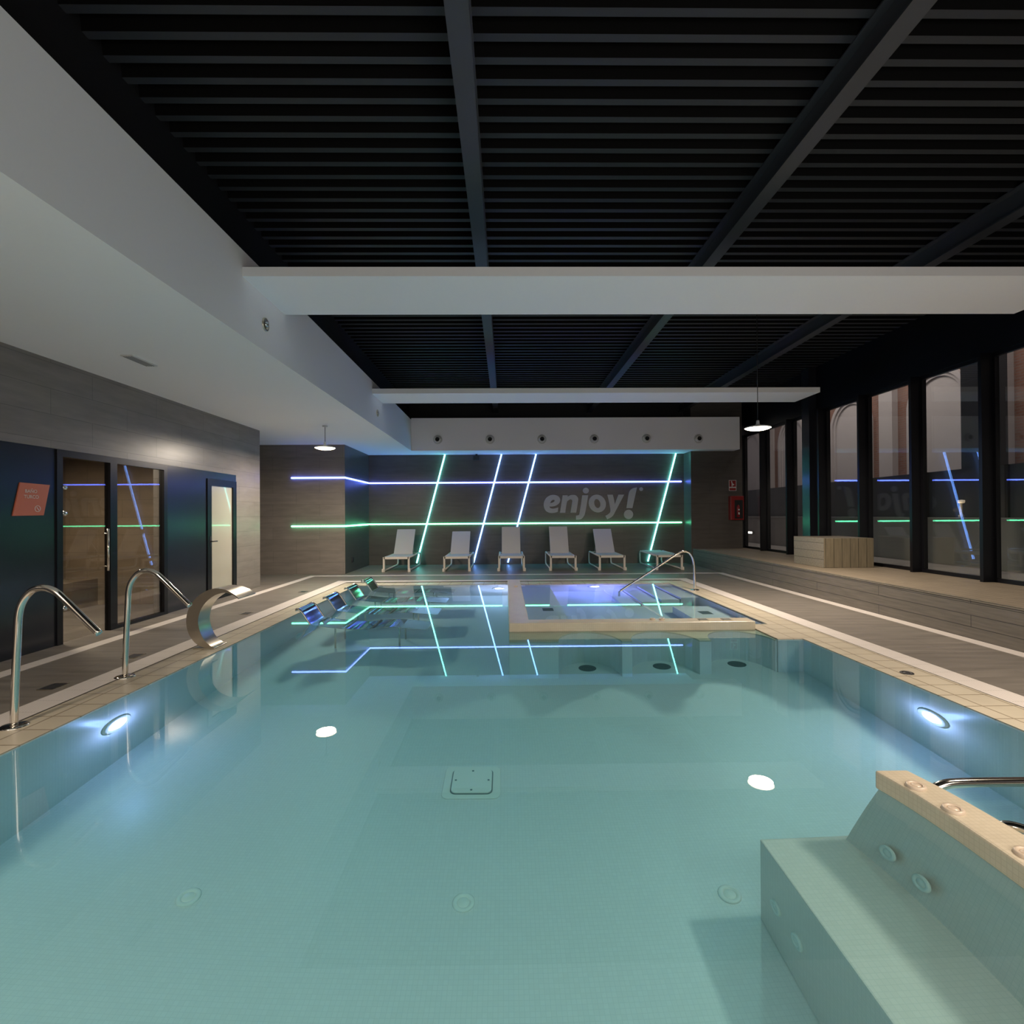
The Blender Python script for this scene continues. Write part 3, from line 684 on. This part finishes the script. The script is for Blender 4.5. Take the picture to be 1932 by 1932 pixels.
# handrails
def rail(pts, r, name, label, flanges, group='steel pool handrails', n=6):
    t = empty(name, pts[0]); tag(t, label, 'handrail', group)
    p = [tuple(Vector(q)-Vector(pts[0])) for q in pts]
    MB().tube(spline(p, n), r, 16).build('tube', 'steel', t)
    for f_ in flanges:
        q = Vector(f_)-Vector(pts[0])
        MB().lathe([(r, .012), (.075, .010), (.085, .004), (.085, 0)], tuple(q), 'z', 32).build('floor_flange', 'steel', t)
    return t
def cane(y, x0, lab):
    pts = [(x0, y, 0), (x0+.01, y, .3), (x0+.025, y, .62), (x0+.035, y, .80), (x0+.065, y, .90), (x0+.13, y, .975), (x0+.21, y, .995), (x0+.29, y, .97), (x0+.36, y, .91), (x0+.48, y, .79), (x0+.61, y, .66)]
    return rail(pts, .024, 'handrail', lab, [pts[0]])
cane(3.74, -3.55, 'nearer curved steel handrail on the left coping')
cane(4.87, -3.59, 'curved steel handrail on the left coping beside the steel water spout')
rail([(3.715, 10.04, 0), (3.71, 10.04, .25), (3.70, 10.04, .50), (3.67, 10.04, .64), (3.60, 10.04, .735), (3.52, 10.04, .76), (3.40, 10.04, .73), (3.0, 10.04, .47), (2.6, 10.04, .215), (2.32, 10.04, .04), (2.24, 10.04, -.03), (2.22, 10.04, -.14), (2.22, 10.04, -.6)], .022, 'handrail', 'steel handrail descending into the small bath before the flat lounger', [(3.715, 10.04, 0)])
rail([(2.215, 2.72, -.15), (2.25, 2.72, -.02), (2.32, 2.72, .035), (2.45, 2.72, .05), (2.9, 2.72, .05), (3.4, 2.72, .05), (3.54, 2.72, .05)], .024, 'grab_bar', 'steel grab bar reaching from the bench wall towards the right pool edge', [])
rail([(2.26, 2.42, -.10), (2.30, 2.38, .02), (2.36, 2.30, .05), (2.42, 2.1, .05), (2.44, 1.6, .05), (2.38, 1.35, .02), (2.28, 1.28, -.10)], .024, 'grab_bar', 'steel grab bar along the back of the massage bench wall', [])

# steel water spout, a hollow c-shaped ribbon
ft = empty('water_spout', (-3.45, 5.98, 0)); tag(ft, 'c-shaped brushed steel water spout on the left coping', 'fountain')
outer = spline([(-3.33, .012), (-3.42, .012), (-3.52, .055), (-3.60, .16), (-3.635, .31), (-3.605, .46), (-3.52, .58), (-3.41, .655), (-3.30, .685), (-3.19, .672), (-3.09, .625), (-3.03, .575)], 5)
inner = spline([(-3.33, .022), (-3.37, .04), (-3.435, .105), (-3.48, .20), (-3.50, .31), (-3.475, .43), (-3.41, .53), (-3.32, .60), (-3.24, .63), (-3.17, .635), (-3.09, .607), (-3.034, .565)], 5)
n = len(outer)
def wid(i):
    t = i/(n-1); return .115 + .085*max(0, (t-.55)/.45)
fo = [];
vs = []
for i in range(n):
    for (px_, pz_) in (outer[i], inner[i]):
        for s_ in (-1, 1): vs.append((px_+3.45, s_*wid(i)+(.06*max(0, (i/(n-1)-.55)/.45)), pz_))
fs = []
for i in range(n-1):
    a, b_ = i*4, i*4+4
    fs += [(a, a+1, b_+1, b_), (a+2, b_+2, b_+3, a+3), (a, b_, b_+2, a+2), (a+1, a+3, b_+3, b_+1)]
fs += [(0, 2, 3, 1), ((n-1)*4, (n-1)*4+1, (n-1)*4+3, (n-1)*4+2)]
sp = MB().add(vs, fs, True); spo = sp.build('ribbon', 'brushed', ft, auto=True)
em = spo.modifiers.new('split', 'EDGE_SPLIT'); em.split_angle = R(40)
MB().box(-.10, .14, -.13, .13, 0, .012).build('base_plate', 'brushed', ft, bevel=.003)

# pool loungers of mirror steel
def pool_bed(label):
    t = empty('pool_lounger'); tag(t, label, 'pool lounger', 'steel pool loungers along the left side')
    prof = spline([(-.01, .175), (.04, .205), (.10, .165), (.17, .06), (.26, -.06), (.40, -.17), (.60, -.27), (.80, -.33), (.98, -.33), (1.14, -.26), (1.28, -.22), (1.42, -.24), (1.62, -.32), (1.84, -.40)], 5)
    vs = []; n_ = len(prof); hw_ = .27; ins = []
    for i, (px_, pz_) in enumerate(prof):
        rc = .13; dd = min(rc, i*.024); inset = rc - math.sqrt(rc*rc-(rc-dd)**2)
        ins.append(inset)
        vs += [(px_, -hw_+inset, pz_), (px_, hw_-inset, pz_), (px_, -hw_+inset, pz_-.012), (px_, hw_-inset, pz_-.012)]
    fs = []
    for i in range(n_-1):
        a, b_ = i*4, i*4+4
        fs += [(a, b_, b_+1, a+1), (a+2, a+3, b_+3, b_+2), (a, a+2, b_+2, b_), (a+1, b_+1, b_+3, a+3)]
    o = MB().add(vs, fs, True).build('lying_sheet', 'chrome', t, auto=True); e_ = o.modifiers.new('split', 'EDGE_SPLIT'); e_.split_angle = R(50)
    for s_ in (-1, 1):
        MB().tube([(px_, s_*(hw_-ins[i]), pz_-.004) for i, (px_, pz_) in enumerate(prof)], .014, 8).build('edge_tube', 'steel', t)
    MB().tube([(-.01, -hw_+.125, .172), (-.01, hw_-.125, .172)], .014, 8).build('head_tube', 'steel', t)
    for xx, zz in ((.70, -.29), (1.07, -.28)):
        MB().tube([(xx, -.30, zz+.015), (xx, .30, zz+.015)], .014, 8).build('cross_bar', 'brushed', t)
    for xx, zz in ((.55, -.25), (1.45, -.25)):
        MB().tube([(xx, -.22, zz), (xx, -.22, Z0+.012)], .013, 10).build('leg', 'steel', t)
        MB().tube([(xx, .22, zz), (xx, .22, Z0+.012)], .013, 10).build('leg', 'steel', t)
    return t
b0 = pool_bed('steel pool lounger nearest the camera at the left pool edge'); b0.location = (-2.955, 7.46, 0)
for k, lab in ((1, 'second steel pool lounger from the camera'), (2, 'third steel pool lounger from the camera'), (3, 'farthest steel pool lounger, next to the far coping')):
    o = copy_tree(b0); o.location = (-2.955+.015*k, 7.46+1.04*k, 0); o['label'] = lab

# pool fittings
dr = empty('drain_cover', (-.28, 4.10, Z0)); tag(dr, 'square white drain cover in the middle of the pool floor', 'drain cover')
def rsq(hx, hy, r): return [q for cx, cy, a in ((hx-r, hy-r, 0), (-hx+r, hy-r, 90), (-hx+r, -hy+r, 180), (hx-r, -hy+r, 270)) for q in arc(cx, cy, r, a, a+90, 6)]
MB().prism(rsq(.225, .20, .05), lambda u, v_, w_: (u, v_, w_), 0, .012).build('plate', 'poolplastic', dr, bevel=.003)
MB().prism(rsq(.165, .155, .045), lambda u, v_, w_: (u, v_, w_), .012, .016).build('shadow_gap', 'grey', dr)
lid_o = MB().prism(rsq(.157, .147, .042), lambda u, v_, w_: (u, v_, w_), .016, .034).build('lid', 'poolplastic', dr, bevel=.003)
for a, b_ in ((.13, 0), (-.13, 0), (0, .12), (0, -.12)):
    MB().lathe([(.009, .0345), (.009, .037), (0, .037)], (a, b_, 0), 'z', 10).build('screw', 'grey', lid_o)
def disc(name, loc, ax, r, m_, lab, cat, grp, inner=.55, sgn=1, h=.012, tilt=None):
    t = empty(name, loc); tag(t, lab, cat, grp)
    MB().lathe([(r, 0), (r, h*.5*sgn), (r*.92, h*sgn), (r*inner*1.15, h*sgn), (r*inner, h*.35*sgn)], ax=ax, n=28).build('ring', m_, t)
    MB().lathe([(r*inner, h*.35*sgn), (r*inner*.85, h*.8*sgn), (0, h*.9*sgn)], ax=ax, n=24).build('cap', m_, t)
    return t
for xx, yy, lab in ((-1.85, 3.0, 'left round inlet on the pool floor'), (-.26, 3.01, 'middle round inlet on the pool floor, in front of the drain cover'), (1.30, 3.0, 'right round inlet on the pool floor, beside the bench corner')):
    disc('floor_inlet', (xx, yy, Z0), 'z', .065, 'poolplastic', lab, 'pool inlet', 'floor inlets')
for xx, lab in ((1.01, 'left dark round grille on the pool floor before the bath niches'), (1.945, 'middle dark round grille on the pool floor before the bath niches'), (2.89, 'right dark round grille on the pool floor before the bath niches')):
    disc('floor_grille', (xx, 6.40, Z0), 'z', .11, 'darkdisc', lab, 'floor grille', 'dark grilles at the niches')
for xx, yy, zz, lab in ((1.920, 2.57, -.45, 'farther massage jet on the sloping bench backrest under water'), (1.924, 2.365, -.445, 'nearer massage jet on the sloping bench backrest under water')):
    jt = disc('massage_jet', (xx, yy, zz), 'x', .05, 'poolplastic', lab, 'pool jet', 'massage jets of the bench', sgn=-1); jt.rotation_euler = (0, R(14.4), 0)
for yy, zz, lab in ((2.665, -1.02, 'farther foot jet in the front of the bench seat'), (2.471, -1.02, 'nearer foot jet in the front of the bench seat')):
    disc('massage_jet', (1.40, yy, zz), 'x', .045, 'poolplastic', lab, 'pool jet', 'massage jets of the bench', sgn=-1)
for xx, yy, lab in ((2.105, 2.62, 'far cream push button on top of the bench wall'), (2.115, 2.41, 'middle cream push button on top of the bench wall'), (2.14, 2.09, 'near cream push button on top of the bench wall')):
    disc('push_button', (xx, yy, .085), 'z', .045, 'creamplastic', lab, 'push button', 'push buttons of the bench', h=.014)
for xx, yy, lab in ((.19, 10.0, 'small cream button far along the left rim of the bath'), (1.94, 6.78, 'left cream button on the front rim of the bath'), (2.06, 6.77, 'right cream button on the front rim of the bath')):
    disc('push_button', (xx, yy, .098), 'z', .035, 'creamplastic', lab, 'push button', 'push buttons of the bath', h=.02)
for xx, lab in ((2.60, 'left dark grille plate on the front rim of the bath'), (2.91, 'right dark grille plate on the front rim of the bath')):
    t = empty('rim_grille', (xx, 6.74, .098)); tag(t, lab, 'grille', 'grille plates on the bath rim')
    MB().box(-.06, .06, -.05, .05, 0, .006).build('plate', 'brushed', t)
    MB().box(-.05, .05, -.04, .04, .006, .008).build('opening', 'darkdisc', t)
for xx, yy, zz, lab in ((.70, 8.6, bz, 'dark square grille on the left bench of the bath'), (1.15, 7.45, bz, 'dark square grille on the front bench of the bath'), (3.2, 8.2, bz, 'dark square grille on the right bench of the bath')):
    t = empty('bench_grille', (xx, yy, zz)); tag(t, lab, 'grille', 'grilles on the bath benches')
    MB().box(-.09, .09, -.12, .12, 0, .006).build('plate', 'darkdisc', t)
disc('coping_cap', (3.735, 4.74, 0), 'z', .055, 'darkplastic', 'dark round cap in the right coping', 'floor cap', None, h=.008)
for xx, yy, lab in ((-4.02, 4.60, 'dark deck drain beside the nearer left handrail'), (-4.02, 5.58, 'deck drain behind the steel water spout handrail'), (-4.02, 7.98, 'deck drain beyond the steel water spout'), (-4.02, 10.2, 'deck drain level with the far pool loungers')):
    t = empty('deck_drain', (xx, yy, 0)); tag(t, lab, 'floor drain', 'deck drains along the left strip')
    MB().box(-.07, .07, -.09, .09, 0, .005).build('frame', 'brushed', t)
    MB().box(-.055, .055, -.075, .075, .005, .007).build('grille', 'darkplastic', t)

# everything but the water may receive light bent by the water surface
for o in bpy.data.objects:
    if o.type == 'MESH' and o is not water: o.cycles.is_caustics_receiver = True
water.cycles.is_caustics_caster = True
